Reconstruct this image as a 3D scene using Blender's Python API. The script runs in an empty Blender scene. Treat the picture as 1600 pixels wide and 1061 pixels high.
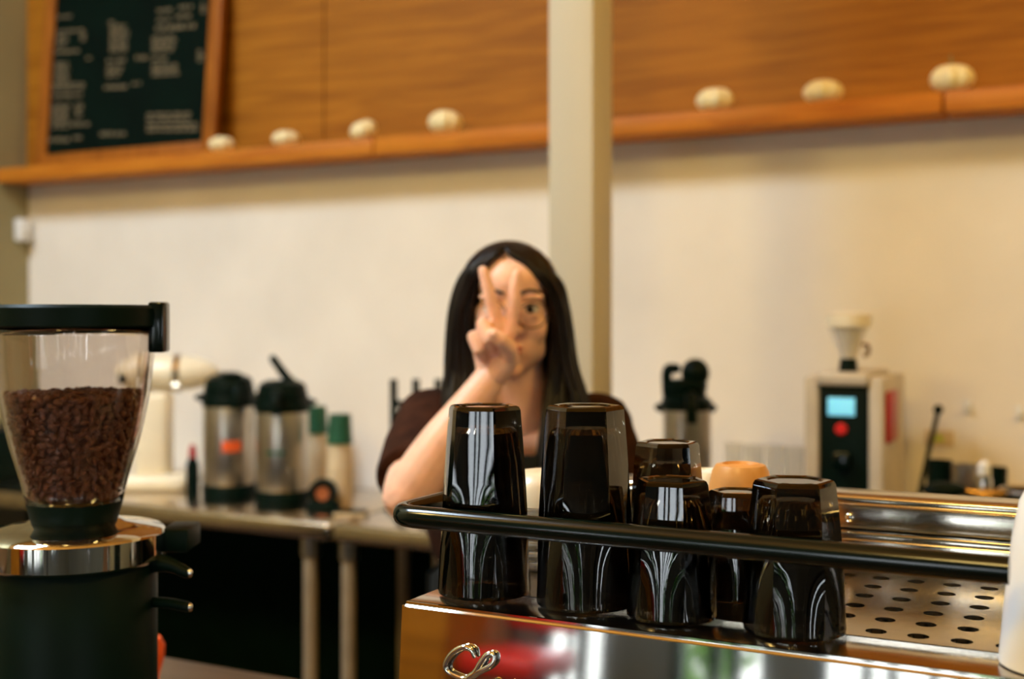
import bpy, bmesh, math, random
from mathutils import Vector, Matrix, noise
random.seed(7)
C = bpy.context.scene.collection
PI = math.pi

# ------------------------------------------------------------------ camera
YAW = math.radians(27.3)
F = 1870.0                      # focal length in pixels of the 1600 x 1061 frame
HOR = 495.0                     # horizon row
EYE = 1.5
A_ = Vector((-math.sin(YAW), math.cos(YAW), 0))
R_ = Vector((math.cos(YAW), math.sin(YAW), 0))
cam = bpy.data.cameras.new('camera')
cam.sensor_width = 36.0
cam.lens = 36.0 * F / 1600.0
cam.shift_y = -(530.5 - HOR) / 1600.0
cam.dof.use_dof = True
cam.dof.focus_distance = 1.10
cam.dof.aperture_fstop = 3.6
cam.clip_start = 0.02
camo = bpy.data.objects.new('camera', cam)
camo.location = (0, 0, EYE)
camo.rotation_euler = (PI / 2, 0, YAW)
C.objects.link(camo)
bpy.context.scene.camera = camo

def at(px, py, Z):
    """point at pixel row/column and depth Z along the view axis"""
    return Vector((0, 0, EYE)) + Z * (A_ + R_ * ((px - 800) / F) + Vector((0, 0, 1)) * ((HOR - py) / F))
def aty(px, py, y):
    d = A_ + R_ * ((px - 800) / F)
    return at(px, py, y / d.y)
def lin(c):
    return tuple(((v / 255) / 12.92 if v / 255 <= 0.04045 else ((v / 255 + 0.055) / 1.055) ** 2.4) for v in c)

# ------------------------------------------------------------------ world, lights, exposure
sc = bpy.context.scene
sc.view_settings.view_transform = 'Standard'
sc.view_settings.look = 'None'
sc.view_settings.gamma = 1.0
sc.view_settings.use_curve_mapping = False
sc.view_settings.exposure = 0.27
w = bpy.data.worlds.new('daylight'); sc.world = w
w.use_nodes = True
bg = w.node_tree.nodes['Background']
bg.inputs[0].default_value = (0.86, 0.94, 1.0, 1)
bg.inputs[1].default_value = 9.0

def area(name, loc, target, sx, sy, power, col, portal=False):
    l = bpy.data.lights.new(name, 'AREA'); l.shape = 'RECTANGLE'; l.size = sx; l.size_y = sy
    l.energy = power; l.color = col
    if portal: l.cycles.is_portal = True
    o = bpy.data.objects.new(name, l); C.objects.link(o); o.location = loc
    o.rotation_euler = (Vector(target) - Vector(loc)).to_track_quat('-Z', 'Y').to_euler()
    return o
# daylight through the skylight and the street windows behind the camera
area('skylight_offscreen', (-2.975, 0.35, 4.44), (-2.975, 0.3501, 0), 1.2, 1.15, 150, (0.62, 0.81, 1.0))
area('window_front_offscreen', (-0.71, -3.38, 1.12), (-0.71, 0, 1.12), 3.7, 1.6, 1, (1, 1, 1), True)

area('window_right_offscreen', (2.58, -1.62, 1.35), (0, -1.62, 1.35), 1.8, 1.75, 1, (1, 1, 1), True)

# warm ceiling lamps of the room, out of the picture: their glints show on the rail, the tray and the steel collar
for name, loc, power in (('lamp_skylight_side_offscreen', (-2.4, -.7, 3.4), 95), ('lamp_room_offscreen', (-.3, -.9, 3.4), 75), ('lamp_bar_offscreen', (1.3, 1.6, 3.2), 80)):
    l = bpy.data.lights.new(name, 'POINT'); l.energy = power; l.color = (1.0, .716, .231); l.shadow_soft_size = .25
    o = bpy.data.objects.new(name, l); C.objects.link(o); o.location = loc

# ------------------------------------------------------------------ materials
MATS = {}
def mat(name, rgb, rough=0.5, metal=0.0, trans=0.0, ior=1.45, var=0.06, vscale=12.0, stretch=(1, 1, 1), bump=0.0, bscale=120.0,
        sss=0.0, emit=None, estr=0.0, coat=0.0, spec=0.5):
    if name in MATS: return MATS[name]
    m = bpy.data.materials.new(name); m.use_nodes = True
    nt = m.node_tree; b = nt.nodes['Principled BSDF']
    col = lin(rgb)
    b.inputs['Roughness'].default_value = rough
    b.inputs['Metallic'].default_value = metal
    b.inputs['Transmission Weight'].default_value = trans
    b.inputs['IOR'].default_value = ior
    b.inputs['Coat Weight'].default_value = coat
    b.inputs['Specular IOR Level'].default_value = spec
    if sss:
        b.inputs['Subsurface Weight'].default_value = sss
        b.inputs['Subsurface Radius'].default_value = (0.012, 0.005, 0.003)
        b.inputs['Subsurface Scale'].default_value = 0.6
    tc = nt.nodes.new('ShaderNodeTexCoord'); mp = nt.nodes.new('ShaderNodeMapping')
    mp.inputs['Scale'].default_value = stretch
    nt.links.new(tc.outputs['Object'], mp.inputs[0])
    n = nt.nodes.new('ShaderNodeTexNoise'); n.inputs['Scale'].default_value = vscale; n.inputs['Detail'].default_value = 4
    nt.links.new(mp.outputs[0], n.inputs['Vector'])
    r = nt.nodes.new('ShaderNodeValToRGB')
    r.color_ramp.elements[0].position = 0.3; r.color_ramp.elements[1].position = 0.7
    r.color_ramp.elements[0].color = tuple(max(0, v * (1 - 2 * var)) for v in col) + (1,)
    r.color_ramp.elements[1].color = tuple(min(1, v * (1 + 2 * var)) for v in col) + (1,)
    nt.links.new(n.outputs['Fac'], r.inputs[0]); nt.links.new(r.outputs[0], b.inputs['Base Color'])
    if bump:
        n2 = nt.nodes.new('ShaderNodeTexNoise'); n2.inputs['Scale'].default_value = bscale
        nt.links.new(mp.outputs[0], n2.inputs['Vector'])
        bp = nt.nodes.new('ShaderNodeBump'); bp.inputs['Strength'].default_value = bump; bp.inputs['Distance'].default_value = 0.002
        nt.links.new(n2.outputs['Fac'], bp.inputs['Height']); nt.links.new(bp.outputs[0], b.inputs['Normal'])
    if emit:
        b.inputs['Emission Color'].default_value = lin(emit) + (1,); b.inputs['Emission Strength'].default_value = estr
    MATS[name] = m
    return m

def wood(name, rgb, dark, scale=(1.2, 8, 22), rough=0.5):
    m = bpy.data.materials.new(name); m.use_nodes = True
    nt = m.node_tree; b = nt.nodes['Principled BSDF']; b.inputs['Roughness'].default_value = rough; b.inputs['Specular IOR Level'].default_value = 0.2
    tc = nt.nodes.new('ShaderNodeTexCoord'); mp = nt.nodes.new('ShaderNodeMapping'); mp.inputs['Scale'].default_value = scale
    nt.links.new(tc.outputs['Object'], mp.inputs[0])
    n = nt.nodes.new('ShaderNodeTexNoise'); n.inputs['Scale'].default_value = 2.2; n.inputs['Detail'].default_value = 8; n.inputs['Distortion'].default_value = 0.9
    nt.links.new(mp.outputs[0], n.inputs['Vector'])
    r = nt.nodes.new('ShaderNodeValToRGB')
    r.color_ramp.elements[0].position = 0.32; r.color_ramp.elements[1].position = 0.62
    r.color_ramp.elements[0].color = lin(dark) + (1,); r.color_ramp.elements[1].color = lin(rgb) + (1,)
    nt.links.new(n.outputs['Fac'], r.inputs[0]); nt.links.new(r.outputs[0], b.inputs['Base Color'])
    bp = nt.nodes.new('ShaderNodeBump'); bp.inputs['Strength'].default_value = 0.15; bp.inputs['Distance'].default_value = 0.002
    nt.links.new(n.outputs['Fac'], bp.inputs['Height']); nt.links.new(bp.outputs[0], b.inputs['Normal'])
    return m

def lens_mat():
    m = bpy.data.materials.new('spectacle_lens'); m.use_nodes = True
    nt = m.node_tree; out = nt.nodes['Material Output']; nt.nodes.remove(nt.nodes['Principled BSDF'])
    t = nt.nodes.new('ShaderNodeBsdfTransparent'); g = nt.nodes.new('ShaderNodeBsdfGlossy'); g.inputs['Roughness'].default_value = 0.02
    fr = nt.nodes.new('ShaderNodeFresnel'); fr.inputs[0].default_value = 1.4
    mx = nt.nodes.new('ShaderNodeMixShader')
    nt.links.new(fr.outputs[0], mx.inputs[0]); nt.links.new(t.outputs[0], mx.inputs[1]); nt.links.new(g.outputs[0], mx.inputs[2])
    nt.links.new(mx.outputs[0], out.inputs[0])
    return m

M_wall = mat('cream_plaster', (240, 230, 216), 0.75, var=0.025, vscale=3, bump=0.12, bscale=60)
M_wall_side = mat('olive_grey_paint', (150, 138, 100), 0.8, var=0.03, vscale=4)
M_wall_room = mat('warm_room_paint', (206, 158, 100), 0.85, var=0.03, vscale=2)
M_panel = mat('slate_grey_wall', (92, 100, 102), 0.8, var=0.06, vscale=3)
M_dark = mat('black_lower_wall', (2, 24, 15), 0.8, var=0.1, spec=0.1)
M_floor = wood('floor_boards', (70, 48, 32), (38, 26, 18), (6, 1, 1))
M_ceil = mat('warm_ceiling_boards', (214, 168, 108), 0.9, var=0.02)
M_ply = wood('orange_plywood', (168, 106, 22), (138, 82, 10), (1.0, 6, 16), 0.6)
M_shelf = wood('shelf_fir', (202, 124, 36), (176, 98, 24), (1.4, 12, 18), 0.5)
M_frame = wood('frame_oak', (166, 98, 30), (134, 74, 18), (14, 14, 2), 0.5)
M_post = mat('sage_cream_paint', (204, 193, 168), 0.6, var=0.03, vscale=5, stretch=(1, 1, 0.2))
M_chalk = mat('green_black_chalkboard', (2, 17, 10), 0.8, var=0.15, vscale=6, spec=0.1)
M_letters = mat('chalk_lettering', (128, 114, 88), 0.9, var=0.12, vscale=60)
M_black = mat('gloss_black_plastic', (2, 14, 10), 0.16, var=0.1)
M_blackm = mat('satin_black_plastic', (2, 18, 11), 0.45, var=0.12, spec=0.12)
M_mirror = mat('polished_stainless', (205, 205, 204), 0.045, 1.0, var=0.02, vscale=3)
M_tray = mat('satin_stainless', (200, 192, 180), 0.16, 1.0, var=0.04, vscale=20, stretch=(1, 14, 1))
M_steel = mat('brushed_stainless', (188, 180, 168), 0.3, 1.0, var=0.06, vscale=30, stretch=(1, 1, 12))
M_table = mat('table_stainless', (206, 192, 170), 0.2, 1.0, var=0.06, vscale=14, stretch=(1, 10, 1))
M_leg = mat('leg_steel', (170, 150, 122), 0.45, 0.35, var=0.06, vscale=14)
M_chrome = mat('chrome', (220, 218, 214), 0.06, 1.0, var=0.02)
M_smoke = mat('smoked_glass', (66, 58, 48), 0.015, 0, 1.0, 1.5, var=0.02)
M_clear = mat('clear_glass', (240, 240, 236), 0.02, 0, 1.0, 1.45, var=0.01)
M_hopper = mat('hopper_glass', (236, 230, 226), 0.02, 0, 1.0, 1.42, var=0.01)
M_bean = mat('roasted_bean', (118, 70, 48), 0.36, var=0.16, vscale=260)
M_counter = wood('bar_counter', (92, 66, 42), (66, 46, 28), (2, 8, 8), 0.35)
M_white = mat('white_ceramic', (236, 234, 230), 0.25, var=0.02)
M_cream = mat('cream_enamel', (238, 224, 194), 0.3, var=0.03)
M_tan = mat('tan_ceramic', (206, 148, 84), 0.35, var=0.06, vscale=30)
M_pumpkin = mat('pale_pumpkin', (244, 226, 176), 0.55, var=0.06, vscale=25)
M_stem = mat('pumpkin_stem', (132, 116, 66), 0.8, var=0.2, vscale=60)
M_green = mat('green_cup', (26, 82, 54), 0.5, var=0.08)
M_paper = mat('kraft_paper_cup', (214, 190, 150), 0.7, var=0.04)
M_orange = mat('orange_plastic', (232, 92, 34), 0.4, var=0.06)
M_redcap = mat('red_plastic', (176, 22, 16), 0.35, var=0.06)
M_screen = mat('cyan_screen', (120, 205, 235), 0.3, var=0.02, emit=(130, 215, 240), estr=0.5)
M_redled = mat('red_button', (215, 30, 22), 0.3, var=0.03)
M_grey = mat('warm_grey_metal', (196, 182, 160), 0.4, 0.1, var=0.05, vscale=8)
M_skin = mat('skin', (240, 188, 160), 0.48, var=0.05, vscale=30, sss=0.25)
M_lip = mat('lip', (196, 96, 84), 0.4, var=0.05)
M_hair = mat('black_brown_hair', (18, 11, 7), 0.42, spec=.3, var=0.25, vscale=40, stretch=(1, 1, 0.2))
M_shirt = mat('dark_brown_cotton', (52, 28, 16), 0.95, spec=.15, var=0.2, vscale=30, bump=0.2, bscale=400)
M_apron = mat('black_apron_cloth', (10, 14, 12), 0.85, var=0.2, vscale=40)
M_trouser = mat('charcoal_trousers', (24, 24, 26), 0.9, var=0.15)
M_eyew = mat('eye_white', (228, 220, 210), 0.2, var=0.02)
M_iris = mat('dark_iris', (34, 20, 14), 0.15, var=0.1)
M_wire = mat('dark_gold_wire', (120, 84, 52), 0.25, 0.9, var=0.06)
M_lens = lens_mat()
M_leaf = mat('street_foliage', (120, 165, 70), 0.6, var=0.3, vscale=8)
M_red = mat('red_vinyl', (196, 40, 30), 0.35, var=0.08)
M_brass = mat('brass', (196, 150, 80), 0.25, 0.9, var=0.06)
M_yel = mat('yellow_green_print', (190, 200, 70), 0.6, var=0.05)

# ------------------------------------------------------------------ mesh helpers
def bm_new(): return bmesh.new()
def obj(name, bm, m, parent=None, smooth=True, angle=40):
    me = bpy.data.meshes.new(name)
    bmesh.ops.recalc_face_normals(bm, faces=bm.faces)
    bm.to_mesh(me); bm.free()
    me.materials.append(m)
    if smooth:
        me.polygons.foreach_set('use_smooth', [True] * len(me.polygons))
        try: me.set_sharp_from_angle(angle=math.radians(angle))
        except Exception: pass
    o = bpy.data.objects.new(name, me); C.objects.link(o)
    if parent is not None: o.parent = parent
    return o
def tag(o, label=None, cat=None, group=None, kind=None):
    if label: o['label'] = label
    if cat: o['category'] = cat
    if group: o['group'] = group
    if kind: o['kind'] = kind
    return o
def thing(name, label, cat, loc=(0, 0, 0), rz=0.0, group=None):
    o = bpy.data.objects.new(name, None); o.empty_display_size = 0.05
    C.objects.link(o); o.location = loc; o.rotation_euler = (0, 0, rz)
    return tag(o, label, cat, group)
def copy_tree(o, parent=None):
    c = o.copy(); C.objects.link(c)
    if parent is not None: c.parent = parent
    for ch in list(o.children): copy_tree(ch, c)
    return c
def box(bm, x0, x1, y0, y1, z0, z1, bev=0.0, seg=2):
    t = bmesh.new(); bmesh.ops.create_cube(t, size=1)
    for v in t.verts:
        v.co = Vector((x0 + (v.co.x + .5) * (x1 - x0), y0 + (v.co.y + .5) * (y1 - y0), z0 + (v.co.z + .5) * (z1 - z0)))
    if bev > 0: bmesh.ops.bevel(t, geom=list(t.edges), offset=bev, segments=seg, affect='EDGES', profile=0.5)
    merge(bm, t); return bm
def merge(bm, t, mtx=None):
    me = bpy.data.meshes.new('tmp')
    if mtx is not None: bmesh.ops.transform(t, matrix=mtx, verts=t.verts)
    t.to_mesh(me); t.free(); bm.from_mesh(me); bpy.data.meshes.remove(me)
def lathe(bm, prof, seg=48, c=(0, 0, 0), rfun=None):
    """prof: list of (r, z). closed at r==0 ends"""
    rings = []
    for i, (r, z) in enumerate(prof):
        if r <= 1e-6:
            rings.append([bm.verts.new((c[0], c[1], c[2] + z))])
        else:
            ring = []
            for k in range(seg):
                a = 2 * PI * k / seg
                rr = r * (rfun(a, i) if rfun else 1)
                ring.append(bm.verts.new((c[0] + rr * math.cos(a), c[1] + rr * math.sin(a), c[2] + z)))
            rings.append(ring)
    for a, b in zip(rings, rings[1:]):
        if len(a) == 1 and len(b) == 1: continue
        for k in range(seg):
            k2 = (k + 1) % seg
            if len(a) == 1: bm.faces.new((a[0], b[k], b[k2]))
            elif len(b) == 1: bm.faces.new((a[k], b[0], a[k2]))
            else: bm.faces.new((a[k], b[k], b[k2], a[k2]))
    return bm
def cyl(bm, c, r, z0, z1, seg=32, bev=0.0):
    if bev: p = [(0, z0), (r - bev, z0), (r, z0 + bev), (r, z1 - bev), (r - bev, z1), (0, z1)]
    else: p = [(0, z0), (r, z0), (r, z1), (0, z1)]
    return lathe(bm, p, seg, (c[0], c[1], 0))
def catmull(pts, n):
    pts = [Vector(p) for p in pts]
    out = []
    P = [pts[0] * 2 - pts[1]] + pts + [pts[-1] * 2 - pts[-2]]
    for i in range(1, len(P) - 2):
        for k in range(n):
            t = k / n
            out.append(0.5 * ((2 * P[i]) + (-P[i - 1] + P[i + 1]) * t + (2 * P[i - 1] - 5 * P[i] + 4 * P[i + 1] - P[i + 2]) * t * t + (-P[i - 1] + 3 * P[i] - 3 * P[i + 1] + P[i + 2]) * t ** 3))
    out.append(pts[-1]); return out
def tube(bm, pts, rad, seg=10, round_caps=False):
    pts = [Vector(p) for p in pts]; n = len(pts)
    rad = [rad] * n if not hasattr(rad, '__len__') else list(rad)
    if round_caps:
        d0 = (pts[0] - pts[1]).normalized(); d1 = (pts[-1] - pts[-2]).normalized()
        r0, r1 = rad[0], rad[-1]
        pts = [pts[0] + d0 * r0 * .92, pts[0] + d0 * r0 * .6] + pts + [pts[-1] + d1 * r1 * .6, pts[-1] + d1 * r1 * .92]
        rad = [r0 * .38, r0 * .8] + rad + [r1 * .8, r1 * .38]; n = len(pts)
    rings = []; up = None
    for i in range(n):
        d = (pts[min(i + 1, n - 1)] - pts[max(i - 1, 0)])
        if d.length < 1e-9: d = Vector((0, 0, 1))
        d.normalize()
        if up is None: up = d.orthogonal().normalized()
        else:
            up = up - d * up.dot(d)
            up = up.normalized() if up.length > 1e-6 else d.orthogonal().normalized()
        s = d.cross(up)
        rings.append([bm.verts.new(pts[i] + rad[i] * (math.cos(2 * PI * k / seg) * up + math.sin(2 * PI * k / seg) * s)) for k in range(seg)])
    for a, b in zip(rings, rings[1:]):
        for k in range(seg): bm.faces.new((a[k], b[k], b[(k + 1) % seg], a[(k + 1) % seg]))
    bm.faces.new(rings[0][::-1]); bm.faces.new(rings[-1])
    return bm
def ell(bm, c, r, rot=None, u=20, v=14):
    t = bmesh.new(); bmesh.ops.create_uvsphere(t, u_segments=u, v_segments=v, radius=1)
    mt = Matrix.Translation(c) @ (rot.to_matrix().to_4x4() if rot is not None else Matrix()) @ Matrix.Diagonal((r[0], r[1], r[2], 1))
    merge(bm, t, mt); return bm
def remeshed(name, bm, m, voxel, parent=None, smooth_it=4):
    me = bpy.data.meshes.new('tmp'); bm.to_mesh(me); bm.free()
    o = bpy.data.objects.new('tmp', me); C.objects.link(o)
    r = o.modifiers.new('r', 'REMESH'); r.mode = 'VOXEL'; r.voxel_size = voxel; r.use_smooth_shade = True
    s = o.modifiers.new('s', 'SMOOTH'); s.factor = 0.5; s.iterations = smooth_it
    dg = bpy.context.evaluated_depsgraph_get()
    me2 = bpy.data.meshes.new_from_object(o.evaluated_get(dg))
    bpy.data.objects.remove(o); bpy.data.meshes.remove(me)
    me2.name = name; me2.materials.clear(); me2.materials.append(m)
    me2.polygons.foreach_set('use_smooth', [True] * len(me2.polygons))
    o2 = bpy.data.objects.new(name, me2); C.objects.link(o2)
    if parent is not None: o2.parent = parent
    return o2
def struct(name, bm, m, parent=None):
    o = obj(name, bm, m, parent, smooth=False)
    if parent is None: o['kind'] = 'structure'
    return o

# ------------------------------------------------------------------ the room
WY = 3.40          # back wall plane
XL, XR, YF, ZC = -3.95, 2.6, -3.4, 4.4
struct('floor', box(bm_new(), XL - .1, XR + .1, YF - .1, WY + .1, -0.08, 0.0), M_floor)
wb = struct('wall_back', box(bm_new(), XL - .1, XR + .1, WY, WY + .12, 0, ZC), M_wall)
struct('wall_left', box(bm_new(), XL - .12, XL, YF - .1, WY, 0, ZC), M_wall_side)
RWIN = [(-2.5, -2.1), (-1.75, -1.45), (-1.0, -.75)]
b = bm_new(); ye = YF - .1                     # side wall with three narrow openings
for (y0, y1) in RWIN:
    box(b, XR, XR + .12, ye, y0, 0, ZC); box(b, XR, XR + .12, y0, y1, 0, .5); box(b, XR, XR + .12, y0, y1, 2.2, ZC); ye = y1
box(b, XR, XR + .12, ye, WY, 0, ZC)
struct('wall_right', b, M_panel)
for i, (y0, y1) in enumerate(RWIN):
    w3 = bpy.data.objects.new('window_%d' % (i + 6), None); C.objects.link(w3); w3.location = (XR + .06, 0, 0); w3['kind'] = 'structure'
    for y in (y0 + .02, y1 - .02): struct('window_stile', box(bm_new(), -.04, .04, y - .02, y + .02, .5, 2.2), M_blackm, w3)
    for z in (.52, 2.18): struct('window_rail', box(bm_new(), -.04, .04, y0 + .04, y1 - .04, z - .02, z + .02), M_blackm, w3)
    struct('pane', box(bm_new(), -.004, .004, y0 + .04, y1 - .04, .54, 2.16), M_lens, w3)
WINS = [(-2.52, -2.16, .35, 1.9), (-1.85, -1.40, .35, 1.9), (-1.20, -.30, .35, 1.9), (.5, 1.1, .35, 1.9)]
b = bm_new(); xe = XL                          # street wall with four tall openings
for (x0, x1, z0, z1) in WINS:
    box(b, xe, x0, YF - .12, YF, 0, ZC); box(b, x0, x1, YF - .12, YF, 0, z0); box(b, x0, x1, YF - .12, YF, z1, ZC); xe = x1
box(b, xe, XR, YF - .12, YF, 0, ZC)
struct('wall_front', b, M_panel)
b = bm_new()                                   # ceiling with the skylight opening
SX0, SX1, SY0, SY1 = -3.65, -2.3, -0.3, 1.0
box(b, XL - .1, SX0, YF - .1, WY + .1, ZC, ZC + .1); box(b, SX1, XR + .1, YF - .1, WY + .1, ZC, ZC + .1)
box(b, SX0, SX1, YF - .1, SY0, ZC, ZC + .1); box(b, SX0, SX1, SY1, WY + .1, ZC, ZC + .1)
struct('ceiling', b, M_ceil)
for i, (x0, x1, z0, z1) in enumerate(WINS):
    w1 = bpy.data.objects.new('window_%d' % (i + 1), None); C.objects.link(w1); w1.location = (0, YF - .06, 0); w1['kind'] = 'structure'
    for x in (x0 + .02, x1 - .02): struct('window_stile', box(bm_new(), x - .02, x + .02, -.04, .04, z0, z1), M_blackm, w1)
    for z in (z0 + .02, z1 - .02): struct('window_rail', box(bm_new(), x0 + .04, x1 - .04, -.04, .04, z - .02, z + .02), M_blackm, w1)
    nb = max(2, round((x1 - x0) / .16)); xb = [x0 + .04 + (x1 - x0 - .08) * (q + (.22 if 0 < q < nb and q % 2 else 0)) / nb for q in range(nb + 1)]
    for q in range(1, nb): struct('reflection_bar', box(bm_new(), xb[q] - .022, xb[q] + .022, -.03, .03, z0 + .04, z1 - .04), M_blackm, w1)  # dark bars added to split the window reflections into streaks
    for q in range(nb): struct('pane', box(bm_new(), xb[q] + (.022 if q else 0), xb[q + 1] - (.022 if q < nb - 1 else 0), -.004, .004, z0 + .04, z1 - .04), M_lens, w1)
w2 = bpy.data.objects.new('window_5', None); C.objects.link(w2); w2.location = (0, 0, ZC + .05); w2['kind'] = 'structure'
for x in (SX0 + .03, SX1 - .03): struct('skylight_frame', box(bm_new(), x - .03, x + .03, SY0, SY1, -.06, .06), M_white, w2)
for y in (SY0 + .03, SY1 - .03): struct('skylight_frame', box(bm_new(), SX0, SX1, y - .03, y + .03, -.055, .055), M_white, w2)
struct('skylight_pane', box(bm_new(), SX0 + .06, SX1 - .06, SY0 + .06, SY1 - .06, -.004, .004), M_lens, w2)
tr = struct('trim_1', box(bm_new(), XL, XR, WY - .012, WY, 0.0, 0.86), M_dark)
# plywood sheets above the shelf
SEAMS = [XL, -2.48, -0.04, 2.4, XR]
for i in range(len(SEAMS) - 1):
    struct('plywood_sheet', box(bm_new(), SEAMS[i] + .003, SEAMS[i + 1] - .003, WY - .014, WY, 2.04, 3.6, .0015, 1), M_ply, wb)
# wooden shelf in three boards
SH_F, SH_B, SH_0, SH_1 = 3.24, WY - .016, 2.025, 2.08
sh = thing('wall_shelf', 'long orange fir wood shelf running along the back wall', 'shelf', (0, 0, 0))
ENDS = [XL + .002, -2.18, -0.426, XR - .01]
for i in range(3):
    obj('shelf_board', box(bm_new(), ENDS[i] + .003, ENDS[i + 1] - .003, SH_F, SH_B, SH_0, SH_1, .004), M_shelf, sh)
# painted post standing in front of the back tables
po = obj('support_post', box(bm_new(), -1.2195, -1.1055, 2.55, 2.669, 0, ZC, .004), M_post)
tag(po, 'square cream-painted support post rising from floor to ceiling behind the person', 'post')

# ------------------------------------------------------------------ menu board, leaning back against the plywood
mb = thing('menu_board', 'framed green-black menu board with chalk lettering leaning on the wooden shelf', 'menu board', (0, SH_F + .03, SH_1))
mb.rotation_euler = (math.radians(-4.6), 0, 0)
pL = aty(68, 250, SH_F + .03).x; pR = aty(314, 235, SH_F + .03).x
FWD = 0.055; BH = 1.15
obj('frame_side', box(bm_new(), pL - FWD, pL, 0, .03, 0, BH, .004), M_frame, mb)
obj('frame_side', box(bm_new(), pR, pR + FWD, 0, .03, 0, BH, .004), M_frame, mb)
obj('frame_rail', box(bm_new(), pL, pR, 0, .03, 0, .045, .004), M_frame, mb)
obj('frame_rail', box(bm_new(), pL, pR, 0, .03, BH - .05, BH, .004), M_frame, mb)
obj('board_panel', box(bm_new(), pL, pR, .012, .024, .045, BH - .05), M_chalk, mb, smooth=False)
TXT = [(105,210,15,45,1),(105,280,120,150,1),(105,180,158,245,3),(260,295,150,215,3),(90,250,265,300,1),(300,340,325,352,1),(95,200,350,500,6),
       (80,285,505,555,2),(80,270,580,612,1),(75,200,650,830,7),(230,280,650,750,4),(200,320,785,820,1),(50,190,890,930,1),(215,270,880,915,1),
       (440,490,85,110,1),(450,570,115,310,8),(430,560,350,385,1),(610,690,340,380,1),(430,530,400,485,3),(415,555,533,572,1),(590,640,518,550,1),(390,560,855,895,1),
       (740,830,28,60,1),(870,950,15,50,1),(740,820,93,125,1),(850,940,78,112,1),(730,970,145,190,1),(710,870,215,330,5),(710,800,358,390,1),(710,890,408,492,3),
       (1000,1030,15,85,3),(980,1020,325,410,3),(680,940,735,795,2),(680,980,805,872,2)]
b = bm_new(); rt = random.Random(3)
for (x0, x1, y0, y1, n) in TXT:
    for i in range(n):
        ya = y0 + (y1 - y0) * i / n; yb = y0 + (y1 - y0) * (i + 0.72) / n
        x = x0; xe = x1 - (rt.random() * 0.25 * (x1 - x0) if n > 2 else 0)
        while x < xe - 8:
            wl = min(rt.uniform(18, 62), xe - x)
            yc = (ya + yb) / 2
            def uv(px, py):
                L = 95 - 55 * py / 1010; Rr = 1060 - 43 * py / 935
                u = (px - L) / (Rr - L)
                ybot = 1015 - 80 * u
                return pL + u * (pR - pL), .045 + (ybot - py) / 1816
            # a row of letter-like strokes for one word
            k = x
            while k < x + wl - 3:
                cw = rt.uniform(5, 8)
                (ux, uz0) = uv(k, yb); (ux1, uz1) = uv(min(k + cw, x + wl), ya + rt.uniform(0, .25) * (yb - ya))
                box(b, ux, ux1, .0108, .0122, uz0, uz1)
                k += cw + 2
            x += wl + rt.uniform(7, 12)
tag(obj('chalk_lettering', b, M_letters, mb, smooth=False), 'rows of pale chalk lettering')

# ------------------------------------------------------------------ mini pumpkins on the shelf
def pumpkin_bm(nr=9, h=.68, sq=1.0, seed=0):
    rp = random.Random(seed); ph = rp.random()
    prof = []
    for i in range(15):
        t = -PI / 2 + PI * i / 14
        r = math.cos(t); z = math.sin(t) * h
        if i in (0, 14): prof.append((0, z * .78)); continue
        dip = .22 * h * (1 - r) ** 2 if t > 0 else .14 * h * (1 - r) ** 2
        prof.append((r * (1 + .04 * math.cos(2 * t)), z - (dip if t > 0 else -dip)))
    def rf(a, i): return 1 - .17 * (1 - abs(math.sin(nr * a / 2 + ph)) ** .7)
    return lathe(bm_new(), prof, 72, (0, 0, h * .86), rf)
PK = [(347, .045, .70, (0, 0), 'small cream pumpkin on the shelf right beside the menu board frame'),
      (447, .046, .70, (0, 0), 'small white pumpkin on the shelf, second one along from the menu board'),
      (573, .044, .80, (.12, -.38), 'small tilted cream pumpkin on the shelf above the shelf board joint'),
      (695, .053, .80, (0, .05), 'plump white pumpkin on the shelf, first on the menu board side of the post'),
      (1118, .052, .74, (0, -.05), 'cream ribbed pumpkin on the shelf, first past the post'),
      (1286, .052, .70, (0, 0), 'yellowish cream pumpkin on the shelf, second one past the post'),
      (1487, .055, .76, (0, -.1), 'yellowish pumpkin on the shelf with a tall green stem')]
for i, (px, r, h, tl, lab) in enumerate(PK):
    p = aty(px, 200, SH_F + .045)
    t = thing('mini_pumpkin', lab, 'pumpkin', (p.x, p.y, SH_1 + .0005 + (.006 if i == 2 else .001 if tl != (0, 0) else 0)), rz=i * .7, group='mini pumpkins on the shelf')
    t.scale = (r, r, r); t.rotation_euler = (tl[0], tl[1], i * .3)
    obj('body', pumpkin_bm(7 + i % 2, h, seed=i), M_pumpkin, t, angle=180)
    top = h * 1.35
    st = catmull([(0, 0, top), (.03, 0, top + .16), (.12, .04, top + (.75 if i == 6 else .3))], 4)
    obj('stem', tube(bm_new(), st, [.14 - .012 * k for k in range(len(st) - 1)] + [.05], 7), M_stem, t)

# wall sensor on the left wall
p = aty(42, 357, 3.30)
b = bm_new(); box(b, XL, XL + .04, 3.325, 3.385, p.z - .045, p.z + .045, .008)
t = thing('wall_sensor', 'small white plastic box on the side wall below the shelf', 'sensor', (0, 0, 0))
obj('casing', b, M_white, t); obj('sensor_eye', ell(bm_new(), (XL + .038, 3.355, p.z - .02), (.012, .012, .012)), M_grey, t)

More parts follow.
